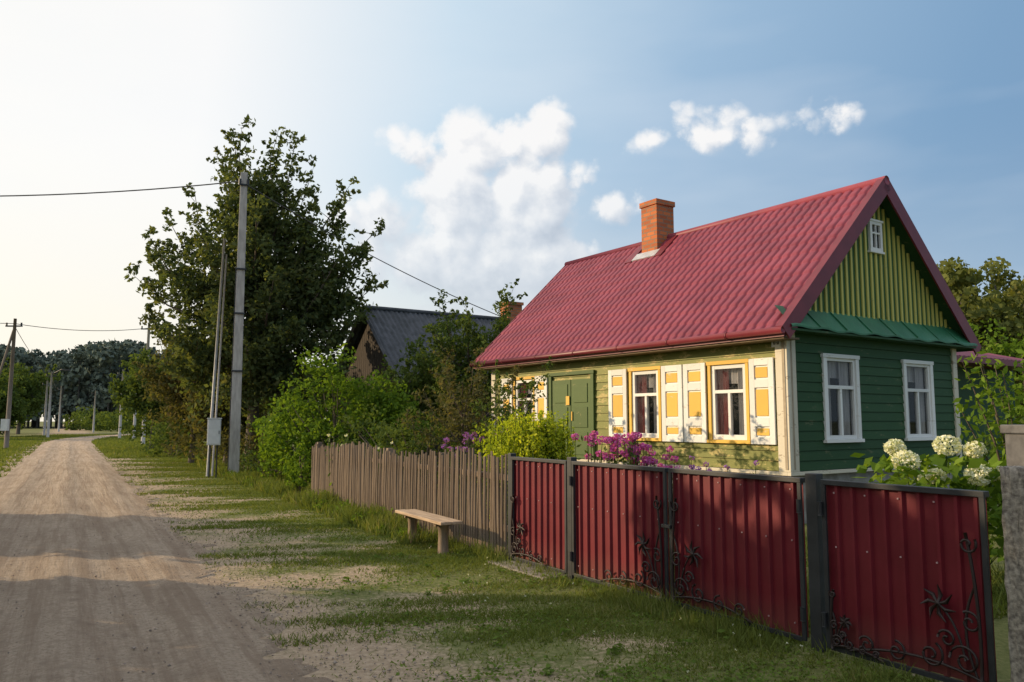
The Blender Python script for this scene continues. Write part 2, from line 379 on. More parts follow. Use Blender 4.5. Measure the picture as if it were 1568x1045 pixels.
M_redt=simple('maroon_trim_metal',(.17,.022,.034),(.13,.016,.026),3,.45,bmp=0)
def wall(plane,u0,u1,z0,z1,opens,ph,mat,name,depth=.035):
    b=B(); z=z0
    if plane=='f': P=lambda u,zz,o:(-o,u,zz)
    else: P=lambda u,zz,o:(u,-o,zz)
    g_=.010; t=.016
    while z<z1-.01:
        zt=min(z+ph,z1)
        cuts=sorted({z,zt}|{q for o in opens for q in (o[2],o[3]) if z+.012<q<zt-.002})
        for za,zb in zip(cuts[:-1],cuts[1:]):
            segs=[(u0,u1)]
            for (a0,a1,b0,b1) in opens:
                if b0<zb-.001 and b1>za+.001:
                    new=[]
                    for (p,q) in segs:
                        if a1<=p or a0>=q: new.append((p,q)); continue
                        if a0>p: new.append((p,a0))
                        if a1<q: new.append((a1,q))
                    segs=new
            for (p,q) in segs:
                lo=za+g_ if za==z else za
                oo=lambda zz: depth-t*(zz-z-g_)/(ph-g_)
                b.quad(P(p,lo,oo(lo)),P(q,lo,oo(lo)),P(q,zb,oo(zb)),P(p,zb,oo(zb)))
                if za==z:
                    b.quad(P(p,lo,0),P(q,lo,0),P(q,lo,depth),P(p,lo,depth)); b.quad(P(p,z,.004),P(q,z,.004),P(q,lo,.004),P(p,lo,.004))
        z+=ph
    return b.obj(name,mat,H)
SW=[(.95,1.96,1.38,2.79),(3.46,4.47,1.38,2.79)]
FW=[(.76,1.64,1.36,2.70),(2.89,3.75,1.36,2.70),(7.12,7.98,1.36,2.70)]
wall('f',0,9,.86,3.3,FW,.165,M_olive,'front_planks')
wall('g',0,5.4,.86,3.3,SW,.165,M_dgreen,'side_planks')
b=B(); b.box(5.3,5.42,0.02,9,0,3.3); b.box(0.02,5.4,8.9,9.02,0,3.3)
b.obj('inner_walls',M_dgreen,H)
b=B(); b.box(.03,5.37,.03,8.97,-.1,.82); b.obj('foundation',simple('plinth',(.33,.31,.28),(.2,.18,.16),6,.9),H)
b=B(); b.box(-.07,5.45,-.07,-.0,.80,.86); b.box(-.07,-.0,0,9.05,.80,.86); b.obj('drip_board',M_cream,H,bevel=.004)
b=B(); b.box(.52,.56,.5,8.9,.86,3.3); b.box(.5,5.3,.50,.54,.86,3.3); b.obj('dark_room_backing',M_dark,H)  # near-black sheets stand in for the unlit rooms behind the windows
b=B()
b.box(-.065,.0,-.065,.17,.862,3.35); b.box(.001,.17,-.065,-.0,.862,3.35); b.box(-.06,0,8.85,9.03,.862,3.3); b.box(5.28,5.44,-.06,-.0,.862,3.3)
b.obj('corner_boards',M_cream,H,bevel=.005)
b=B(); b.box(-.075,-.066,-.02,.03,.9,3.3); b.box(.03,.06,-.075,-.066,.9,3.3); b.obj('corner_stripe',simple('tan_trim',(.40,.33,.24)),H)
b=B(); b.box(-.05,-.036,.2,9,3.02,3.10); b.box(-.055,-.036,.2,9,3.28,3.34); b.obj('facade_mouldings',M_olive,H,bevel=.004)
def glassmat():
    m,nt,bs=newmat('window_glass'); bs.inputs['Base Color'].default_value=(.02,.025,.03,1); bs.inputs['Roughness'].default_value=.03
    bs.inputs['Alpha'].default_value=.22; bs.inputs['Specular IOR Level'].default_value=.9; return m
M_glass=glassmat()
M_curt=simple('curtain',(.72,.70,.68),(.45,.43,.44),14,.9,sc=(3,3,.1),bmp=.4)
M_curtr=simple('curtain_red',(.42,.07,.07),(.6,.28,.25),10,.9,sc=(3,3,.2),bmp=.3)
bf=B();bg_=B();bc=B();bcr=B();by=B()
def win(plane,a0,a1,z0,z1,case_mat,tall=True):
    def bx(bb,u0,u1,o0,o1,zz0,zz1):
        if plane=='f': bb.box(-o1,-o0,u0,u1,zz0,zz1)
        else: bb.box(u0,u1,-o1,-o0,zz0,zz1)
    c=.075 if plane=='g' else .045
    bx(case_mat,a0-.02,a0+c,-.05,.065,z0,z1); bx(case_mat,a1-c,a1+.02,-.05,.065,z0,z1)
    bx(case_mat,a0-.04,a1+.04,-.05,.075,z1+.001,z1+.07); bx(case_mat,a0-.05,a1+.05,-.05,.095,z0-.06,z0-.001)
    s=.05 if plane=='g' else .075; i0=a0+c+.002; i1=a1-c-.002; mid=(i0+i1)/2; zm=z0+(z1-z0)*.64
    for (p,q) in ((i0,i0+s),(i1-s,i1)): bx(bf,p,q,-.04,.035,z0+.001,z1-.001)
    for (p,q) in ((z0+.001,z0+s+.015),(z1-s,z1-.001),(zm-.03,zm+.03)): bx(bf,i0+s,i1-s,-.038,.033,p,q)
    bx(bf,mid-.028,mid+.028,-.036,.031,z0+s+.015,zm-.03); 
    bx(bg_,i0+s,i1-s,-.012,-.006,z0+s,z1-s)
    for (u0,u1,bb) in ((i0+.01,i0+.30,bc),(i1-.30,i1-.01,bcr if plane=='f' else bc)):
        nseg=16
        for k in range(nseg):
            ua=u0+(u1-u0)*k/nseg; ub=u0+(u1-u0)*(k+1)/nseg; oa=-.09+.02*math.sin(k*1.9); ob=-.09+.02*math.sin((k+1)*1.9)
            if plane=='f': bb.quad((-oa,ua,z0),(-ob,ub,z0),(-ob,ub,z1),(-oa,ua,z1))
            else: bb.quad((ua,-oa,z0),(ub,-ob,z0),(ub,-ob,z1),(ua,-oa,z1))
    for k in range(24):
        p=i0+(i1-i0)*k/24;q=i0+(i1-i0)*(k+1)/24;oa=-.13-.012*math.sin(k*1.3);ob=-.13-.012*math.sin((k+1)*1.3)
        z_=z1-.34
        if plane=='f': bc.quad((-oa,p,z_),(-ob,q,z_),(-ob,q,z1),(-oa,p,z1))
        else: bc.quad((p,-oa,z_),(q,-ob,z_),(q,-ob,z1),(p,-oa,z1))
bw=B()
for o in SW: win('g',*o,bw)
for o in FW: win('f',*o,by)
bw.obj('side_window_casings',M_wht,H,bevel=.004); by.obj('front_window_casings',M_yp,H,bevel=.004)
bf.obj('window_sashes',M_wht,H,bevel=.003); bg_.obj('window_panes',M_glass,H); bc.obj('curtains',M_curt,H,True); bcr.obj('red_curtains',M_curtr,H,True)
bs_=B(); bp=B()
def shutter(y0,y1):
    z0,z1=1.30,2.76; x0,x1=-.085,-.05; y0+=.012;y1-=.012; st=.11
    bs_.box(x0,x1,y0,y0+st,z0,z1); bs_.box(x0,x1,y1-st,y1,z0,z1)
    for (p,q) in ((z0,z0+.12),(z0+.30,z0+.45),(z1-.5,z1-.36),(z1-.12,z1)): bs_.box(x0,x1,y0+st+.0005,y1-st-.0005,p,q)
    bs_.box(-.058,-.04,y0+.01,y1-.01,z0+.01,z1-.01)
    for (p,q) in ((z0+.15,z0+.27),(z0+.48,z1-.53),(z1-.33,z1-.15)): bp.box(-.074,-.0585,y0+st+.02,y1-st-.02,p,q)
for s in ((.19,.72),(1.69,2.26),(2.27,2.84),(3.82,4.40),(6.56,7.07),(8.03,8.56)): shutter(*s)
bs_.obj('shutters',M_wht,H,bevel=.004); bp.obj('shutter_panels',M_yp,H,bevel=.003)
bd=B()
for (p,q) in ((5.0,5.68),(5.70,6.38)):
    bd.box(-.062,-.038,p,q,.87,2.62)
    for (a,c_) in ((.95,1.45),(1.55,2.0),(2.1,2.52)):
        bd.box(-.078,-.0625,p+.1,q-.1,a,c_)
bd.box(-.085,-.036,4.88,4.98,.87,2.72); bd.box(-.085,-.036,6.40,6.50,.87,2.72); bd.box(-.09,-.036,4.86,6.52,2.721,2.80)
bd.obj('front_door',paint('door_green',(.065,.115,.032),(.09,.14,.04),(.25,.22,.1),.34),H,bevel=.006)
b=B(); b.box(-.09,-.0785,5.72,5.84,2.05,2.25); b.box(-.09,-.0785,5.62,5.65,1.7,1.9); b.obj('door_notice',M_yp,H)
b=B(); b.box(-.082,-.066,.04,.22,2.93,3.12); b.obj('house_number_plate',M_wht,H)
b=B(); 
for yy in (.09,.16):
    b.box(-.0855,-.0822,yy-.02,yy+.02,3.06,3.075); b.box(-.0855,-.0822,yy-.02,yy+.02,2.97,2.985); b.box(-.0855,-.0822,yy-.02,yy-.008,2.985,3.06)
    b.box(-.0855,-.0822,yy+.008,yy+.02,2.985,3.06)
b.obj('house_number_digits',M_dark,H)
ax=2.7
def roofz(x): return 6.08-(abs(x-ax))*(2.95/3.1)
M_gg=paint('gable_green',(.04,.10,.03),(.05,.12,.035),(.12,.14,.07),.34)
M_gy=paint('gable_yellow',(.56,.50,.13),(.50,.46,.12),(.3,.3,.12),.35)
b=B(); b.V=[(-.0,-.03,3.3),(5.4,-.03,3.3),(5.4,-.03,roofz(5.4)),(ax,-.03,roofz(ax)),(0,-.03,roofz(0))]; b.F=[(0,1,2,3,4)]; b.obj('gable_boards',M_gg,H)
b=B(); x=.12
GW=(2.50,2.90,4.86,5.42)
while x<5.4:
    zt=roofz(x+.055)-.02 if x>ax else roofz(x)-.02
    if zt>3.5:
        if GW[0]-.08<x<GW[1]+.03:
            b.box(x,x+.055,-.055,-.0305,3.5,GW[2]-.03); 
            if zt>GW[3]+.08: b.box(x,x+.055,-.055,-.0305,GW[3]+.06,zt)
        else: b.box(x,x+.055,-.055,-.0305,3.5,zt)
    x+=.16
b.obj('gable_battens',M_gy,H)
b=B(); a0,a1,z0,z1=GW
b.box(a0,a0+.07,-.085,-.031,z0,z1); b.box(a1-.07,a1,-.085,-.031,z0,z1); b.box(a0+.0705,a1-.0705,-.085,-.031,z1-.06,z1); b.box(a0+.0705,a1-.0705,-.085,-.031,z0,z0+.06)
b.box(a0+.185,a1-.185,-.08,-.031,z0+.06,z1-.06); b.box(a0+.0705,a0+.1845,-.078,-.031,z0+.33,z0+.36); b.box(a1-.1845,a1-.0705,-.078,-.031,z0+.33,z0+.36)
b.box(a0-.03,a1+.03,-.1,-.031,z1+.001,z1+.04); b.box(a0-.03,a1+.03,-.1,-.031,z0-.04,z0-.001)
b.obj('gable_window_frame',M_wht,H,bevel=.003)
b=B(); b.box(a0+.07,a1-.07,-.045,-.035,z0+.06,z1-.06); b.obj('gable_window_pane',simple('dark_glass',(.02,.025,.03),rough=.08,bmp=0),H)
M_pent=simple('green_sheet_metal',(.035,.17,.085),(.026,.125,.06),2,.45,bmp=.1)
b=B(); N=44
for k in range(N):
    xa=-.3+6.0*k/N; xb=-.3+6.0*(k+1)/N
    wa=.016*math.sin(k*1.2)+.01*math.sin(k*.4); wb=.016*math.sin((k+1)*1.2)+.01*math.sin((k+1)*.4)
    b.quad((xa,-.36,3.235+wa),(xb,-.36,3.235+wb),(xb,-.03,3.60),(xa,-.03,3.60))
    b.quad((xa,-.358,3.205+wa),(xb,-.358,3.205+wb),(xb,-.36,3.235+wb),(xa,-.36,3.235+wa))
b.obj('pent_roof',M_pent,H)
b=B()
for k in range(1,8):
    x=-.3+k*.75; n=len(b.V); b.V+=[(x-.012,-.355,3.245),(x+.012,-.355,3.245),(x+.012,-.05,3.585),(x-.012,-.05,3.585),(x-.012,-.37,3.265),(x+.012,-.37,3.265),(x+.012,-.06,3.60),(x-.012,-.06,3.60)]
    for f in ((0,3,2,1),(4,5,6,7),(0,1,5,4),(1,2,6,5),(2,3,7,6),(3,0,4,7)): b.F.append(tuple(n+i for i in f))
b.obj('pent_roof_seams',M_pent,H)
b=B(); b.box(-.28,5.68,-.34,-.04,3.16,3.195); b.obj('pent_soffit',M_dgreen,H)
al=math.atan2(2.95,3.1); SL=math.hypot(3.1,2.95)+.06
def roofslope(sign,name):
    ny=int(9.6/.2*10)+1; us=np.linspace(-.3,9.3,ny); 
    ws=[]; st=.35; k=0
    while k*st<SL: 
        for f in (0,.3,.6,.9,.985): 
            if k*st+f*st<SL: ws.append(k*st+f*st)
        k+=1
    ws.append(SL); ws=np.array(ws)
    U,W=np.meshgrid(us,ws)
    fr=(W%st)/st
    saw=np.where(fr<.95,fr,0)*.024
    hgt=.045*np.clip(np.abs(np.sin(np.pi*(U+.3)/.2))*1.5,0,1)+saw+.01
    ca,sa=math.cos(al),math.sin(al)
    X=-(W*ca)-hgt*sa ; Z=-(W*sa)+hgt*ca
    VX=ax+ (X if sign<0 else -X); VZ=6.13+Z
    V=np.stack([VX,U,VZ],-1).reshape(-1,3); n0,n1=U.shape; I=np.arange(n0*n1).reshape(n0,n1)
    F=np.stack([I[:-1,:-1],I[:-1,1:],I[1:,1:],I[1:,:-1]],-1).reshape(-1,4)
    mesh_np(name,V,F,M_red,H)
roofslope(-1,'roof_tiles_front'); roofslope(1,'roof_tiles_back')
def slopebox(bb,sign,w0,w1,y0,y1,h0,h1):
    ca,sa=math.cos(al),math.sin(al); n=len(bb.V)
    for (w_,h_) in ((w0,h0),(w1,h0),(w1,h1),(w0,h1)):
        for y in (y0,y1):
            x=-(w_*ca)-h_*sa; z=-(w_*sa)+h_*ca
            bb.V.append((ax+(x if sign<0 else -x),y,6.13+z))
    i=lambda a,c:n+a*2+c
    for f in (((0,0),(1,0),(2,0),(3,0)),((3,1),(2,1),(1,1),(0,1))): bb.F.append(tuple(i(*q) for q in f))
    for a in range(4): bb.F.append((i(a,0),i(a,1),i((a+1)%4,1),i((a+1)%4,0)))
b=B()
for sg in (-1,1): slopebox(b,sg,0.0,SL-.03,-.27,9.27,-.05,-.0)
b.obj('roof_soffit',M_dgreen,H)
b=B()
for sg in (-1,1):
    slopebox(b,sg,-.0,SL,-.335,-.30,-.17,.085); slopebox(b,sg,.0,SL,-.335,-.19,.0855,.10); slopebox(b,sg,0,SL,9.30,9.335,-.16,.06)
b.box(-.44,-.41,-.3,9.3,3.05,3.17)
b.obj('verge_boards',M_redt,H)
b=B(); b.tube([(ax,-.34,6.16),(ax,9.33,6.16)],.09,12); b.obj('ridge_cap',M_red,H,True)
b=B(); b.tube([(-.49,-.33,3.15),(-.49,9.33,3.15)],.06,10)
for y in (.8,2.2,3.6,5.0,6.4,7.8): b.tube([(-.49,y,3.15),(-.49,y+.03,3.15)],.068,10)
b.obj('gutter',M_redt,H,True)
b=B(); b.box(-.4,0,-.27,9.27,3.02,3.05); b.obj('eave_boarding',simple('eave_wood',(.16,.11,.06),(.09,.06,.03)),H)
m,nt,bs=newmat('chimney_brick'); tc=nt.nodes.new('ShaderNodeTexCoord'); 
sx=nt.nodes.new('ShaderNodeSeparateXYZ'); nt.links.new(tc.outputs['Object'],sx.inputs[0]); cx=nt.nodes.new('ShaderNodeCombineXYZ')
nt.links.new(math_(nt,'ADD',sx.outputs[0],sx.outputs[1]),cx.inputs[0]); nt.links.new(sx.outputs[2],cx.inputs[1])
bk=nt.nodes.new('ShaderNodeTexBrick'); bk.inputs['Scale'].default_value=1; bk.inputs['Brick Width'].default_value=.25; bk.inputs['Row Height'].default_value=.10; bk.inputs['Mortar Size'].default_value=.012
bk.inputs['Color1'].default_value=(.52,.16,.05,1); bk.inputs['Color2'].default_value=(.32,.09,.035,1); bk.inputs['Mortar'].default_value=(.22,.16,.11,1)
nt.links.new(cx.outputs[0],bk.inputs[0]); nt.links.new(bk.outputs[0],bs.inputs['Base Color']); bs.inputs['Roughness'].default_value=.9; bump(nt,bs,bk.outputs['Fac'],-.5,.01); M_brick=m
b=B(); b.box(2.28,2.86,5.25,5.79,5.3,6.95); b.box(2.25,2.89,5.22,5.82,6.951,7.08); b.obj('chimney',M_brick,H,bevel=.006)
b=B(); b.box(2.33,2.81,5.3,5.74,7.081,7.10);b.obj('chimney_mortar_cap',simple('cement',(.3,.28,.25)),H)
b=B(); slopebox(b,-1,.55,.82,5.12,5.92,.05,.085); b.obj('chimney_flashing',simple('galvanised',(.55,.55,.57),rough=.4,metal=.3,bmp=0),H)
b=B(); slopebox(b,-1,0,.85,5.93,6.15,.05,.08); slopebox(b,-1,0,.85,4.9,5.11,.05,.08); b.obj('chimney_apron',M_redt,H)
b=B(); b.box(5.45,11,1.3,6,-.1,3.0); b.obj('annex_walls',M_dgreen,H)
b=B(); b.box(6.2,7.1,1.24,1.29,.3,2.6); b.box(7.2,7.35,1.22,1.29,.2,3.0); b.obj('annex_door',simple('brown_door',(.10,.05,.035)),H)
b=B(); N=int(5.6/.03)
for k in range(N):
    xa=5.35+5.6*k/N; xb=5.35+5.6*(k+1)/N; ha=.035*abs(math.sin(math.pi*xa/.2)); hb=.035*abs(math.sin(math.pi*xb/.2))
    b.quad((xa,.5,3.1+ha),(xb,.5,3.1+hb),(xb,4,4.0+hb),(xa,4,4.0+ha))
b.obj('annex_roof',M_red,H)
b=B(); b.box(5.5,10.95,.47,.499,2.98,3.12); b.box(5.5,10.9,.5,1.3,2.98,3.0); b.obj('annex_fascia',M_redt,H)

# ------------------------------------------------------------------ barn behind
BN=empty('dark_barn',(-5.3,29,0),HR)
M_asb=simple('weathered_roof_sheet',(.105,.11,.125),(.055,.06,.068),3,.8,bmp=.2)
M_old=simple('old_dark_wood',(.055,.042,.032),(.025,.02,.016),6,.9,sc=(4,4,.4),bmp=.4)
b=B(); N=200
for sg in (-1,1):
    for k in range(N):
        xa=-.3+8.0*k/N; xb=-.3+8.0*(k+1)/N; ha=.035*math.sin(2*math.pi*xa/.2); hb=.035*math.sin(2*math.pi*xb/.2)
        b.quad((xa,sg*3.2,3.0+ha),(xb,sg*3.2,3.0+hb),(xb,0,5.85+hb),(xa,0,5.85+ha))
b.obj('roof',M_asb,BN,True)
b=B(); b.box(0,7.5,-2.8,2.8,-.1,3.2)
y=-2.8
while y<2.79:
    b.box(-.03,-.001,y,y+.17,0,3.2+ (2.8-abs(y+.085))*.85); y+=.19
b.obj('plank_walls',M_old,BN)
b=B(); b.V=[(0,-2.8,3.2),(0,2.8,3.2),(0,0,5.6)]; b.F=[(0,1,2)]; b.obj('gable_infill',M_dark,BN)
b=B()
for sg in (-1,1): b.tube([(-.33,sg*3.25,2.95),(-.33,0,5.86)],.07,4)
b.tube([(-.3,0,5.9),(7.7,0,5.9)],.08,8)
b.obj('barge_boards',M_asb,BN)
b=B(); b.box(6.0,6.7,-.3,.3,5.3,6.5); b.box(5.95,6.75,-.35,.35,6.501,6.62); b.obj('chimney',M_brick,BN)

# ------------------------------------------------------------------ gate
GA=math.atan2(-.851,.525); G=empty('red_metal_gate',(0,9.75,0),GA)
m,nt,bs=newmat('maroon_sheet'); f=noise(nt,3,5); f2=noise(nt,1,4,sc=(30,30,.6))
c=ramp(nt,f,[(.3,(.125,.011,.019)),(.7,(.175,.017,.028))]); c=mixc(nt,math_(nt,'MULTIPLY',f2,.35),c,(.095,.01,.015))
zz=nt.nodes.new('ShaderNodeSeparateXYZ'); tc=nt.nodes.new('ShaderNodeTexCoord'); nt.links.new(tc.outputs['Object'],zz.inputs[0])
dm=maprange(nt,math_(nt,'ADD',zz.outputs[2],math_(nt,'MULTIPLY',f,.2)),.45,0,0,.5)
c=mixc(nt,dm,c,(.18,.10,.075)); nt.links.new(c,bs.inputs['Base Color']); bs.inputs['Roughness'].default_value=.38; bs.inputs['Specular IOR Level'].default_value=.4; M_gate=m
M_iron=simple('dark_painted_steel',(.035,.038,.042),(.022,.024,.027),6,.45,bmp=.1)
M_scroll=simple('wrought_iron',(.03,.018,.018),(.018,.01,.01),10,.5,bmp=0)
def sheet(bb,x0,x1,z0,z1,per=.125):
    prof=[(0,0),(.66,0),(.74,-.024),(.92,-.024),(1.0,0)]
    x=x0; pts=[]
    while x<x1:
        for (p,o) in prof[:-1]:
            if x+p*per<x1: pts.append((x+p*per,o))
        x+=per
    pts.append((x1,0))
    for (a,c_) in zip(pts[:-1],pts[1:]): bb.quad((a[0],a[1],z0),(c_[0],c_[1],z0),(c_[0],c_[1],z1),(a[0],a[1],z1))
b=B(); fr=B(); rv=B()
panels=[(.04,1.20),(1.30,2.78),(2.82,4.28),(4.46,5.64)]
for (x0,x1) in panels:
    sheet(b,x0+.01,x1-.01,.07,1.23)
    fr.box(x0,x0+.035,-.045,-.026,.05,1.25); fr.box(x1-.035,x1,-.045,-.026,.05,1.25)
    fr.box(x0,x1,-.046,.02,1.225,1.262); fr.box(x0+.0355,x1-.0355,-.046,-.026,.04,.075)
    x=x0+.1
    while x<x1-.08:
        for z in (.16,.78,1.17): rv.box(x-.005,x+.005,-.032,-.0,z-.005,z+.005)
        x+=.25
b.obj('corrugated_sheets',M_gate,G); rv.obj('rivets',simple('rivet',(.45,.3,.3),bmp=0),G)
for (x,w_) in ((0.0,.035),(1.25,.04),(4.37,.05)): fr.box(x-w_,x+w_,-.04,.04,-.1,1.30)
for (x) in (1.30,4.27,4.46):
    for z in (.25,1.05): fr.tube([(x,-.06,z-.05),(x,-.06,z+.05)],.018,8)
fr.box(2.74,2.86,-.075,-.047,.72,.75)
fr.obj('steel_frame',M_iron,G,bevel=.003)
sc=B()
def spiral(cx,cz,r,a0,turns,sgn=1,n=26):
    return [(cx+sgn*r*(1-.8*i/n)*math.cos(a0+turns*2*math.pi*i/n),-.065,cz+r*(1-.8*i/n)*math.sin(a0+turns*2*math.pi*i/n)) for i in range(n+1)]
def ornament(x0,sgn,s=1.0):
    T=lambda p:[(x0+sgn*a*s,-.062,c_*s+.05) for (a,c_) in p]
    def bez(p0,p1,p2,n=12): return [((1-t)**2*p0[0]+2*t*(1-t)*p1[0]+t*t*p2[0],(1-t)**2*p0[1]+2*t*(1-t)*p1[1]+t*t*p2[1]) for t in np.linspace(0,1,n)]
    sc.tube(T(bez((.05,.02),(.02,.5),(.10,.95))),.011,5)
    sc.tube(T(bez((.05,.02),(.2,.35),(.06,.62))),.009,5)
    sc.tube(T(bez((.03,.06),(.5,.18),(.95,.03))),.010,5)
    for (cx,cz,r,a0,t) in ((.14,.16,.10,0,1.4),(.10,.40,.07,1,1.3),(.36,.15,.085,2,1.4),(.60,.11,.07,1.5,1.3),(.82,.10,.06,.5,1.3),(.09,.88,.06,2.5,1.2),(.25,.27,.06,0,1.3)):
        sc.tube([(x0+sgn*(p[0])*s,p[1],p[2]*s+.05) for p in spiral(cx,cz,r,a0,t)],.009,5)
    fx,fz=.30,.48
    sc.tube(T(bez((.14,.16),(.18,.4),(fx,fz))),.008,5)
    for k in range(7):
        a=k*.9-.2; p=(fx+.12*math.cos(a),fz+.12*math.sin(a)); q=(fx+.06*math.cos(a+.35),fz+.06*math.sin(a+.35))
        sc.tube(T([(fx,fz),q,p]),[.006,.015,.003],5)
ornament(.05,1,.8); ornament(2.77,-1,1); ornament(2.83,1,1); ornament(5.62,-1,1.0); ornament(4.5,1,.45)
sc.obj('scroll_ornaments',M_scroll,G,True)
b=B(); b.box(-.1,1.15,-.32,.05,-.03,.02); b.obj('concrete_sill',simple('concrete',(.28,.25,.21),(.17,.15,.12),9,.95),G,bevel=.01)

M_conc=simple('pebbly_concrete',(.36,.33,.28),(.13,.115,.10),30,.95,bmp=1.0,lo=.35,hi=.65)
def rpost(name,x,y,w_,h_,rz):
    bm=bmesh.new(); bmesh.ops.create_cube(bm,size=1); 
    bmesh.ops.subdivide_edges(bm,edges=bm.edges[:],cuts=22,use_grid_fill=True)
    for v in bm.verts:
        v.co.x*=w_*(1.0-.1*(v.co.z)); v.co.y*=w_*(1-.1*v.co.z); 
        v.co+=Vector((random.uniform(-1,1),random.uniform(-1,1),random.uniform(-1,1)*.6))*.006
        v.co.z=(v.co.z+.5)*h_-.02
    me=bpy.data.meshes.new(name); bm.to_mesh(me); bm.free(); me.materials.append(M_conc)
    for p in me.polygons: p.use_smooth=True
    o=link(bpy.data.objects.new(name,me)); o.location=(x,y,0); o.rotation_euler=(0,0,rz)
rpost('concrete_post',3.10,4.78,.21,1.44,GA); 
b=B(); b.box(-.09,.09,-.09,.09,-.05,1.60); b.box(-.11,.11,-.11,.11,1.601,1.67); b.box(.091,2,-.02,.03,.3,.4); b.box(.091,2,-.02,.03,1.2,1.3)
o=b.obj('grey_fence_post',simple('grey_post',(.12,.12,.125),(.07,.07,.075),12),None,bevel=.01); o.location=(3.88,5.98,0); o.rotation_euler=(0,0,.3)

# ------------------------------------------------------------------ picket fence
FA=math.atan2(.872,-.49)
Fe=empty('wooden_picket_fence',(-.06,9.88,0),FA)
m,nt,bs=newmat('weathered_pickets'); gn=nt.nodes.new('ShaderNodeNewGeometry'); f=noise(nt,5,7,sc=(5,5,.5),rough=.7)
c=ramp(nt,f,[(.3,(.16,.115,.08)),(.55,(.29,.215,.15)),(.75,(.39,.305,.23))]); c=mixc(nt,math_(nt,'MULTIPLY',gn.outputs['Random Per Island'],.75),c,(.13,.10,.08))
nt.links.new(c,bs.inputs['Base Color']); bs.inputs['Roughness'].default_value=.9; bump(nt,bs,f,.5,.01); M_pick=m
b=B(); x=.05
while x<8.95:
    w_=random.uniform(.016,.027); h_=1.22+.05*math.sin(x*1.3)+random.uniform(-.075,.05)+(.03 if x<1.5 else 0); lx=random.gauss(0,.028); 
    b.tube([(x,random.uniform(-.006,.006),.02),(x+lx*.5,.004,h_*.5),(x+lx,0,h_)],[w_,w_,w_*.85],6)
    x+=random.uniform(.06,.09)
b.obj('pickets',M_pick,Fe)
b=B(); b.box(0,9,-.085,-.03,.32,.39); b.box(0,9,-.085,-.03,.95,1.02)
for x in (.0,2.25,4.5,6.8,8.95): b.box(x-.05,x+.05,-.19,-.09,-.1,1.22)
b.obj('rails_and_posts',M_pick,Fe)
# ------------------------------------------------------------------ bench
Be=empty('wooden_bench',(-1.14,10.74,0),FA)
M_bench=simple('bench_wood',(.48,.36,.25),(.31,.22,.15),7,.85,sc=(.4,4,4),bmp=.4)
b=B(); b.box(-.80,.80,.005,.16,.395,.435); b.box(-.79,.79,-.15,-.003,.393,.432); b.obj('seat',M_bench,Be,bevel=.008)
b=B()
for x in (-.52,.52):
    b.tube([(x,0.0,-.05),(x,0,.2),(x,0,.394)],[.075,.064,.068],10)
    b.tube([(x,-.12,.37),(x,.12,.37)],.024,6)
b.obj('legs',simple('bench_log',(.30,.22,.15),(.16,.12,.085),9,.9,sc=(3,3,.5)),Be,True)

# ------------------------------------------------------------------ poles
M_pole=simple('concrete_pole_mat',(.46,.44,.41),(.33,.31,.29),7,.9,sc=(2,2,.4),bmp=.3)
M_wood=simple('pole_wood',(.22,.18,.15),(.12,.1,.08),7,.9,sc=(3,3,.2))
M_box=simple('grey_enclosure',(.62,.63,.63),(.52,.53,.53),5,.5,bmp=0)
M_wire=simple('wire',(.07,.07,.07),bmp=0)
Pp=empty('utility_pole',(-8.53,24.3,0),R(20))
b=B()
for (hz_,z) in ((.16,-.2),(.105,9.55)):
    b.V+=[(-hz_,-hz_*.9,z),(hz_,-hz_*.9,z),(hz_,hz_*.9,z),(-hz_,hz_*.9,z)]
b.F+=[(4,5,6,7),(0,1,5,4),(1,2,6,5),(2,3,7,6),(3,0,4,7)]
b.obj('shaft',M_pole,Pp,bevel=.015)
b=B(); b.box(-.13,.13,-.13,-.105,9.1,9.16); b.tube([(-.12,-.16,9.1),(-.12,-.16,9.3)],.04,8); b.tube([(.12,-.16,9.1),(.12,-.16,9.3)],.04,8)
b.tube([(-.17,-.1,0),(-.14,-.1,6.5)],.015,5)
for z in (3.2,5.0,6.4): b.box(-.16,.16,-.165,.165,z,z+.05)
b.obj('fittings',M_iron,Pp)
b=B(); b.tube([(-.75,.15,-.1),(-.52,.1,7.4)],[.05,.035],7); b.tube([(-.62,.1,-.1),(-.44,.1,6.9)],[.035,.03],6); b.obj('steel_conduit',simple('galv_pipe',(.33,.33,.33),rough=.5),Pp,True)
Mb=empty('meter_box',(-8.95,23.7,0),R(20))
b=B(); b.box(-.19,.19,-.13,.13,.97,1.75); b.box(-.17,.17,-.145,-.131,1.0,1.72); b.box(-.21,.21,-.15,.15,1.751,1.78); b.obj('enclosure',M_box,Mb,bevel=.01)
b=B(); b.tube([(-.1,0,-.1),(-.1,0,.97)],.025,6); b.tube([(.1,0,-.1),(.1,0,.97)],.025,6); b.box(.13,.15,-.15,-.146,1.3,1.4); b.obj('legs',M_iron,Mb)
def far_pole(x,y,h_,arm=False,box=False,r=.11,mat=None,name='utility_pole'):
    e=empty(name,(x,y,0)); b=B(); b.tube([(0,0,-.1),(.05,0,h_)],[r*1.3,r*.8],8); b.obj('shaft',mat or M_pole,e,True)
    b=B(); b.box(-.5,.5,-.05,.05,h_-.5,h_-.42); b.tube([(-.45,0,h_-.42),(-.45,0,h_-.25)],.05,6); b.tube([(.45,0,h_-.42),(.45,0,h_-.25)],.05,6)
    if arm: b.tube([(0,0,h_-.3),(1.2,-.3,h_+.2),(1.6,-.4,h_+.15)],.06,6); b.box(1.4,2.1,-.55,-.3,h_+.08,h_+.2)
    b.obj('fittings',M_iron,e)
    if box: B().box(-.2,.2,-.35,-.15,1.1,1.8).obj('meter_box',M_box,e)
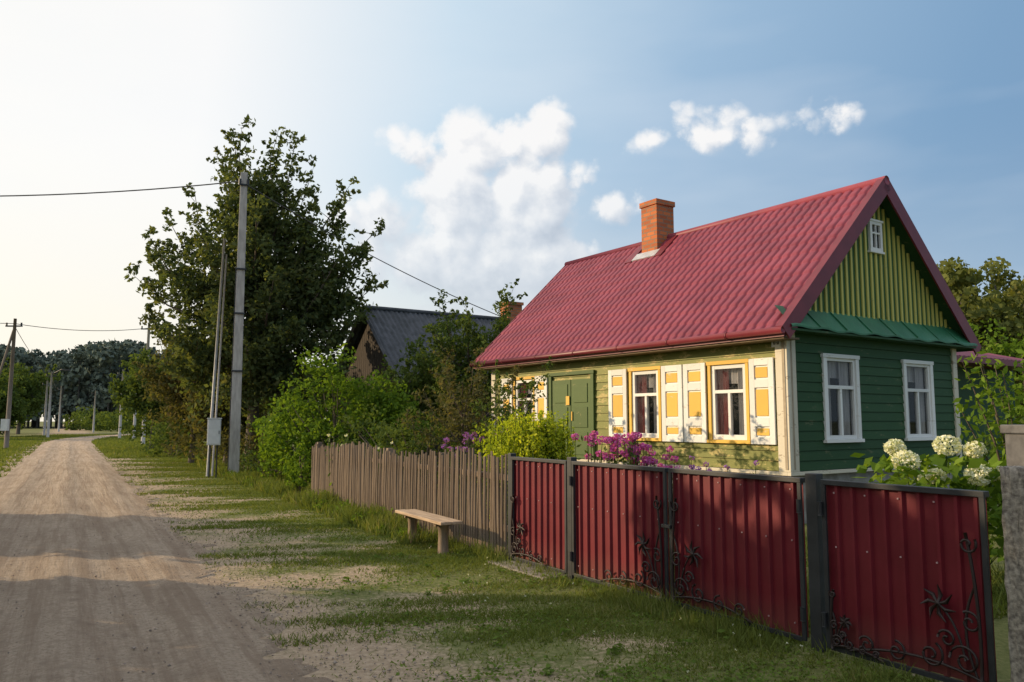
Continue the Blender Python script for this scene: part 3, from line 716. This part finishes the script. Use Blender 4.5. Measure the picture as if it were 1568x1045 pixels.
far_pole(-30.4,47.5,7.9,box=True,mat=M_wood)
far_pole(-25.7,55,8.6); far_pole(-34.5,72,7.5); far_pole(-36.8,74,6.5); far_pole(-46.3,78.7,6.6,True,name='street_lamp'); far_pole(-52.5,88.5,6.2); far_pole(-60,113,6.0)
far_pole(-69,120,7)
b=B(); b.tube([(-30.4,47.5,7.2),(-31.8,46.8,0)],.07,6); b.obj('pole_brace',M_wood)
wires=B()
def wire(p,q,sag,r=.013,n=24):
    P=[]; p=Vector(p);q=Vector(q)
    for i in range(n+1):
        t=i/n; v=p.lerp(q,t); v.z-=sag*4*t*(1-t); P.append(tuple(v))
    wires.tube(P,r,4)
wire((-8.6,24.2,9.25),(-30.4,20.5,9.1),.9,.02)
wire((-8.5,24.3,9.2),(-.2,32.3,5.9),.25,.018)
wire((-30.4,47.5,7.6),(-62,37,8.5),.4,.02); wire((-30.4,47.5,7.5),(-46.3,78.7,6.5),.5,.02)
wire((-30.4,47.5,7.6),(-25.7,55,8.2),.3,.02); wire((-46.3,78.7,6.3),(-69,120,6.6),.7,.03)
wires.obj('power_lines',M_wire)

# ------------------------------------------------------------------ trees
tips=[(-.56,-.3,12.2),(.62,.2,12.1),(1.4,-.4,11.7),(-1.5,.4,11.2),(-1.0,0,11.9),(3.1,.3,10.2),(2.3,-.8,9.1),(-2.2,-.5,9.7),(4.3,0,8.6),(3.4,-1.2,7.6),
(-3.9,.2,8.3),(-3.2,-1.2,7.3),(-4.5,.3,6.9),(4.2,.6,6.5),(-3.6,-.6,5.3),(3.7,-.4,5.2),(.6,-2.0,8.8),(-1,-2.2,7.6),(1.4,-2.3,6.6),(-.6,-2.4,5.5),(2.1,-1.9,4.9),(-2.2,-1.8,4.5),(.5,-2.2,3.9),(1,2,9),(-1.5,2,8),(2.3,2,7),(-2.6,1.8,6.5),(0,2.4,5.5),(3.1,-.9,3.4),(-2.9,-.6,3.6),(2.0,-.6,10.6),(-.2,-.8,10.4),(3.9,-.6,7.4),(-3.3,.1,9.0),(2.9,0,8.9)]
limb_tree('apple_tree',(-9.0,27.2,0),3.4,tips,M_tree,leaf=.18,per=140,r0=.2,cl=(.88,.23),steps=11,extra=[((0,0,6.3),(2.8,1.5,3.1),100,.6),((.6,0,3.2),(3.2,1.5,2.4),85,.55),((2.3,0,6),(1.7,1,2.5),50,.5),((0,0,9.2),(1.7,.9,1.7),36,.45)],asp=.55)
tp=lambda R_,h_,n,seed:[(R_*math.cos(a+seed)*(.5+.5*((k*7)%3)/2),R_*math.sin(a+seed)*(.5+.5*((k*5)%3)/2),h_*(.55+.45*((k*3)%5)/4)) for k,a in enumerate(np.linspace(0,2*math.pi,n,endpoint=False))]
limb_tree('plum_tree',(-12.9,31.8,0),1.6,tp(2.1,5.6,13,.3),M_brown,leaf=.18,per=70,r0=.1,cl=(.6,.3),extra=[((0,0,2.0),(1.9,1.4,2.0),60,.5)])
limb_tree('plum_tree',(-10.6,29.3,0),1.4,tp(1.6,4.2,11,1.3),M_brown,leaf=.17,per=70,r0=.1,cl=(.55,.3),extra=[((0,0,1.4),(1.6,1.2,1.5),50,.45)])
limb_tree('plum_tree',(-21.0,46,0),2,tp(2.0,5.6,11,2.3),M_mid,leaf=.27,per=60,r0=.12,cl=(.8,.4),extra=[((0,0,2.2),(2,1.4,2.2),50,.6)])
limb_tree('apple_tree',(-1.0,15.9,0),1.0,tp(1.15,3.05,12,.8),M_brown,leaf=.085,per=34,r0=.055,cl=(.30,.12),steps=8)
limb_tree('apple_tree',(-.05,14.2,0),.8,tp(.75,2.65,9,.2),M_mid,leaf=.075,per=20,r0=.04,cl=(.26,.10),steps=8)
limb_tree('apple_tree',(-1.3,23.5,0),2.0,tp(1.6,5.5,13,1.8),M_mid,leaf=.13,per=75,r0=.1,cl=(.55,.22),extra=[((-.2,0,3.2),(1.2,.8,1.3),16,.4)])
limb_tree('apple_tree',(-2.6,25.0,0),1.6,tp(1.2,4.3,11,.9),M_mid,leaf=.13,per=55,r0=.09,cl=(.5,.2))
limb_tree('apple_tree',(-3.6,24.0,0),1.4,tp(1.0,3.3,10,.5),M_mid,leaf=.12,per=40,r0=.08,cl=(.45,.2))
shrub('lilac_bush',(-4.6,20.8,0),[((0,0,1.7),(1.5,1.2,1.75),1.3),((1.2,.2,1.3),(1.1,1,1.3),.8),((-1.1,.4,1.2),(1.0,1,1.2),.7)],M_bush,leaf=.12,per=70,cr=.36,K=70)
shrub('lilac_bush',(-6.2,22.6,0),[((0,0,1.1),(1.1,1,1.1),1)],M_bush,leaf=.11,per=60,cr=.3,K=50)
shrub('currant_bush',(-1.9,17.0,0),[((0,0,.95),(1.1,.8,.95),1),((-1.4,1.5,.9),(.9,.8,1.0),1)],M_mid,leaf=.09,per=60,cr=.26,K=50)
shrub('vine_bush',(-4.85,18.2,0),[((0,0,.55),(.3,.35,.6),1)],M_bush,leaf=.08,per=30,cr=.15,K=30)
shrub('roadside_bush',RF(5.3,27.5),[((0,0,.7),(1.5,1.2,.8),1)],M_brown,leaf=.1,per=50,cr=.3,K=50)
shrub('roadside_bush',RF(5.2,23.5),[((0,0,.45),(.9,1.3,.6),1)],M_mid,leaf=.09,per=50,cr=.22,K=50)
shrub('roadside_bush',RF(4.6,42),[((0,0,.9),(1.3,2.5,1.1),1)],M_mid,leaf=.16,per=50,cr=.4,K=50)
for (x,y,h_,r_) in ((-62,99,8.5,3.6),(-53,80,6,3),(-57,86,4,3),(-67,104,8,3.5),(-50,71,4.5,2.5)):
    limb_tree('roadside_tree',(x,y,0),h_*.3,tp(r_,h_,12,x),M_mid,leaf=.45,per=50,r0=.2,cl=(1.3,.7),extra=[((0,0,h_*.45),(r_*.7,r_*.7,h_*.4),25,1.1)])
for (x,y,h_,r_) in ((-52,118,4.0,5),(-60,125,3.2,5),(-38,85,4.5,3),(-66,132,3.6,5),(-75,140,3.6,6)):
    shrub('field_bush',(x,y,0),[((0,0,h_*.45),(r_,r_,h_*.55),1)],M_mid,leaf=.5,per=40,cr=1.0,K=45,stems=False)
def forest(name,pts,mat,leaf,per=220):
    C=[];b=B()
    for (x,y,h_,r_) in pts:
        K=9
        cz=np.array([[x+random.gauss(0,.45)*r_,y+random.gauss(0,.4)*r_,h_*random.uniform(.2,.95)] for _ in range(K)]); cz[0]=(x,y,h_*.93)
        C.append(clump_pts(cz,[r_*.5*(1.25-c_[2]/h_*.6) for c_ in cz],per//K))
        b.tube([(x,y,0),(x,y,h_*.85)],[r_*.06,.05],5)
    V,F=leafquads(np.concatenate(C),leaf,.7); e=empty(name); mesh_np('crowns',V,F,mat,e); b.obj('trunks',simple(name+'_bark',(.09,.085,.075),bmp=0,rough=1),e)
pts=[]
for i in range(280):
    u=random.uniform(-.80,-.30); Y=random.uniform(170,230); pts.append((u*Y,Y,random.uniform(17,21.5)*(Y/200)*(1+.08*math.sin(u*34)),random.uniform(3.5,5.5)))
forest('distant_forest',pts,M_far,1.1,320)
pts=[]
for i in range(100):
    u=random.uniform(-.32,.35); Y=random.uniform(90,130); pts.append((u*Y,Y,random.uniform(6,9),random.uniform(2.5,4)))
forest('background_trees',pts,M_mid,1.1,100)
pts=[]
for i in range(75):
    u=random.uniform(.47,.85); Y=random.uniform(36,50); pts.append((u*Y,Y,random.uniform(7.4,10.6)*Y/42,random.uniform(1.8,2.8)))
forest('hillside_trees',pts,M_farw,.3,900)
shrub('garden_tree',(15.5,27,0),[((0,0,2.4),(2.6,1.8,2.9),1)],M_bush,leaf=.17,per=70,cr=.55,K=60)
def hedge(name,P,h_,th,N,leaf):
    P=[Vector(p) for p in P]; L=(P[1]-P[0]); t=rng.uniform(0,1,N); o=rng.uniform(-th/2,th/2,N); per=Vector((-L.y,L.x,0)).normalized()
    hh=h_*(1+.08*np.sin(t*31)+.06*np.sin(t*83)); z=rng.uniform(0.01,1,N)*hh
    C=np.stack([P[0].x+L.x*t+per.x*o,P[0].y+L.y*t+per.y*o,z],1)
    V,F=leafquads(C,leaf,.8); e=empty(name); mesh_np('foliage',V,F,M_hedge,e)
    b=B()
    for k in range(8):
        q=P[0].lerp(P[1],(k+.5)/8); b.tube([tuple(q),(q.x,q.y,h_*.8)],[.08,.03],6)
    b.obj('stems',M_bark,e,True)
hedge('sun_blocker_hedge',[(-8.0,-12,0),(-10.35,9.22,0)],5.05,2.2,19500,.36)  # unseen hedge added to shade the foreground; gap after it lets a sun stripe through
hedge('sun_blocker_hedge',[(-10.9,11.05,0),(-13.0,14.6,0)],2.8,1.5,2400,.30)  # second unseen hedge, added to shade the road beyond the stripe

# ------------------------------------------------------------------ garden plants & flowers
def stalks(name,c,rx,ry,h0,h1,N,leafm,flm,fs=.03,fn=30,ls=.07,spike=False,fr=.06,leafn=14):
    e=empty(name,(c[0],c[1],0)); b=B(); L=[];Fl=[]
    for i in range(N):
        x=random.gauss(0,.5)*rx; y=random.gauss(0,.5)*ry; h_=random.uniform(h0,h1); lx=random.gauss(0,.06); ly=random.gauss(0,.06)
        b.tube([(x,y,0),(x+lx,y+ly,h_)],[.006,.004],4,False)
        t=rng.uniform(.15,.97,leafn); L.append(np.stack([x+lx*t,y+ly*t,h_*t],1)+rng.normal(size=(leafn,3))*.035)
        if flm:
            if spike:
                t=rng.uniform(.72,1.03,fn); Fl.append(np.stack([x+lx*t,y+ly*t,h_*t],1)+rng.normal(size=(fn,3))*.022)
            else:
                d=rng.normal(size=(fn,3)); d/=np.linalg.norm(d,axis=1)[:,None]; Fl.append(np.array([x+lx,y+ly,h_])+d*fr*np.array([1,1,.75]))
    V,F=leafquads(np.concatenate(L),ls,.4); mesh_np('leaves',V,F,leafm,e)
    if flm: V,F=leafquads(np.concatenate(Fl),fs,.85); mesh_np('blooms',V,F,flm,e)
    b.obj('stalks',M_mid,e)
stalks('goldenrod',(.42,11.5),.55,.3,1.3,1.80,170,M_yel,M_yel,.04,44,.10,True)
stalks('goldenrod',(-.05,12.2),.4,.3,1.3,1.72,70,M_yel,M_yel,.04,40,.10,True)
stalks('phlox',(1.32,10.05),.42,.3,1.2,1.54,48,M_mid,M_pink,.033,44,.08,False,.048)
stalks('phlox',(1.75,10.1),.30,.3,1.05,1.38,24,M_mid,M_pink,.033,40,.08,False,.045)
stalks('bellflower',(-.6,12.6),.5,.3,1.1,1.5,22,M_mid,M_purp,.035,34,.08,False,.045)
stalks('bellflower',(2.5,10.3),.4,.3,.9,1.22,18,M_mid,M_purp,.03,20,.08,False,.035)
stalks('white_phlox',(-3.0,16.2),.9,.3,1.1,1.42,9,M_bush,M_white,.035,14,.1,False,.03)
Hy=empty('hydrangea_bush',(4.15,8.0,0)); C=[]
heads=[(-.22,-.1,1.30,.125),(-.13,.3,1.42,.10),(.42,.3,1.44,.13),(.62,.15,1.40,.10),(.35,-.35,1.18,.12),(.02,-.2,1.16,.08),(.78,.4,1.36,.09),(.1,.1,1.12,.09),(.58,-.2,1.2,.10),(.95,-.3,1.05,.08)]
b=B()
for (x,y,z,r_) in heads:
    dd=rng.normal(size=(420,3)); dd/=np.linalg.norm(dd,axis=1)[:,None]; C.append(np.array([x,y,z])+dd*r_*rng.uniform(.85,1.05,(420,1))*np.array([1,1,.8]))
    b.tube([(x*.3,y*.3,0),(x*.8,y*.8,z*.6),(x,y,z)],[.012,.01,.006],5,False)
C=np.concatenate(C); V,F=leafquads(C,.034,.9); mesh_np('flower_heads',V,F,M_white,Hy)
L=np.stack([rng.uniform(-.45,1.15,1100),rng.uniform(-.5,.6,1100),rng.uniform(.35,1.33,1100)],1); V,F=leafquads(L,.15,.55,.3); mesh_np('leaves',V,F,M_bush,Hy); b.obj('stems',M_mid,Hy)
e=empty('elder_shrub',(5.35,8.2,0)); b=B(); L=[]
for k in range(20):
    tx,ty,tz=random.uniform(-1.0,.7),random.uniform(-.5,.5),random.uniform(1.5,2.4)
    P=[Vector((.1*tx,.1*ty,0)),Vector((.55*tx,.55*ty,tz*.65)),Vector((tx,ty,tz))]; b.tube([tuple(p) for p in P],[.014,.01,.004],5,False)
    for t in np.linspace(.3,1,16):
        p=P[0].lerp(P[1],t*2) if t<.5 else P[1].lerp(P[2],t*2-1)
        for _ in range(5): L.append(np.array(p)+rng.normal(size=3)*.05)
V,F=leafquads(np.array(L),.10,.42); mesh_np('leaves',V,F,M_bush,e); b.obj('stems',M_bark,e,True)
shrub('garden_bush',(7.2,10.4,0),[((0,0,.9),(1.2,.8,.9),1)],M_mid,leaf=.1,per=50,cr=.25,K=40)
scene.view_settings.view_transform='Standard'; scene.view_settings.look='None'; scene.view_settings.exposure=0
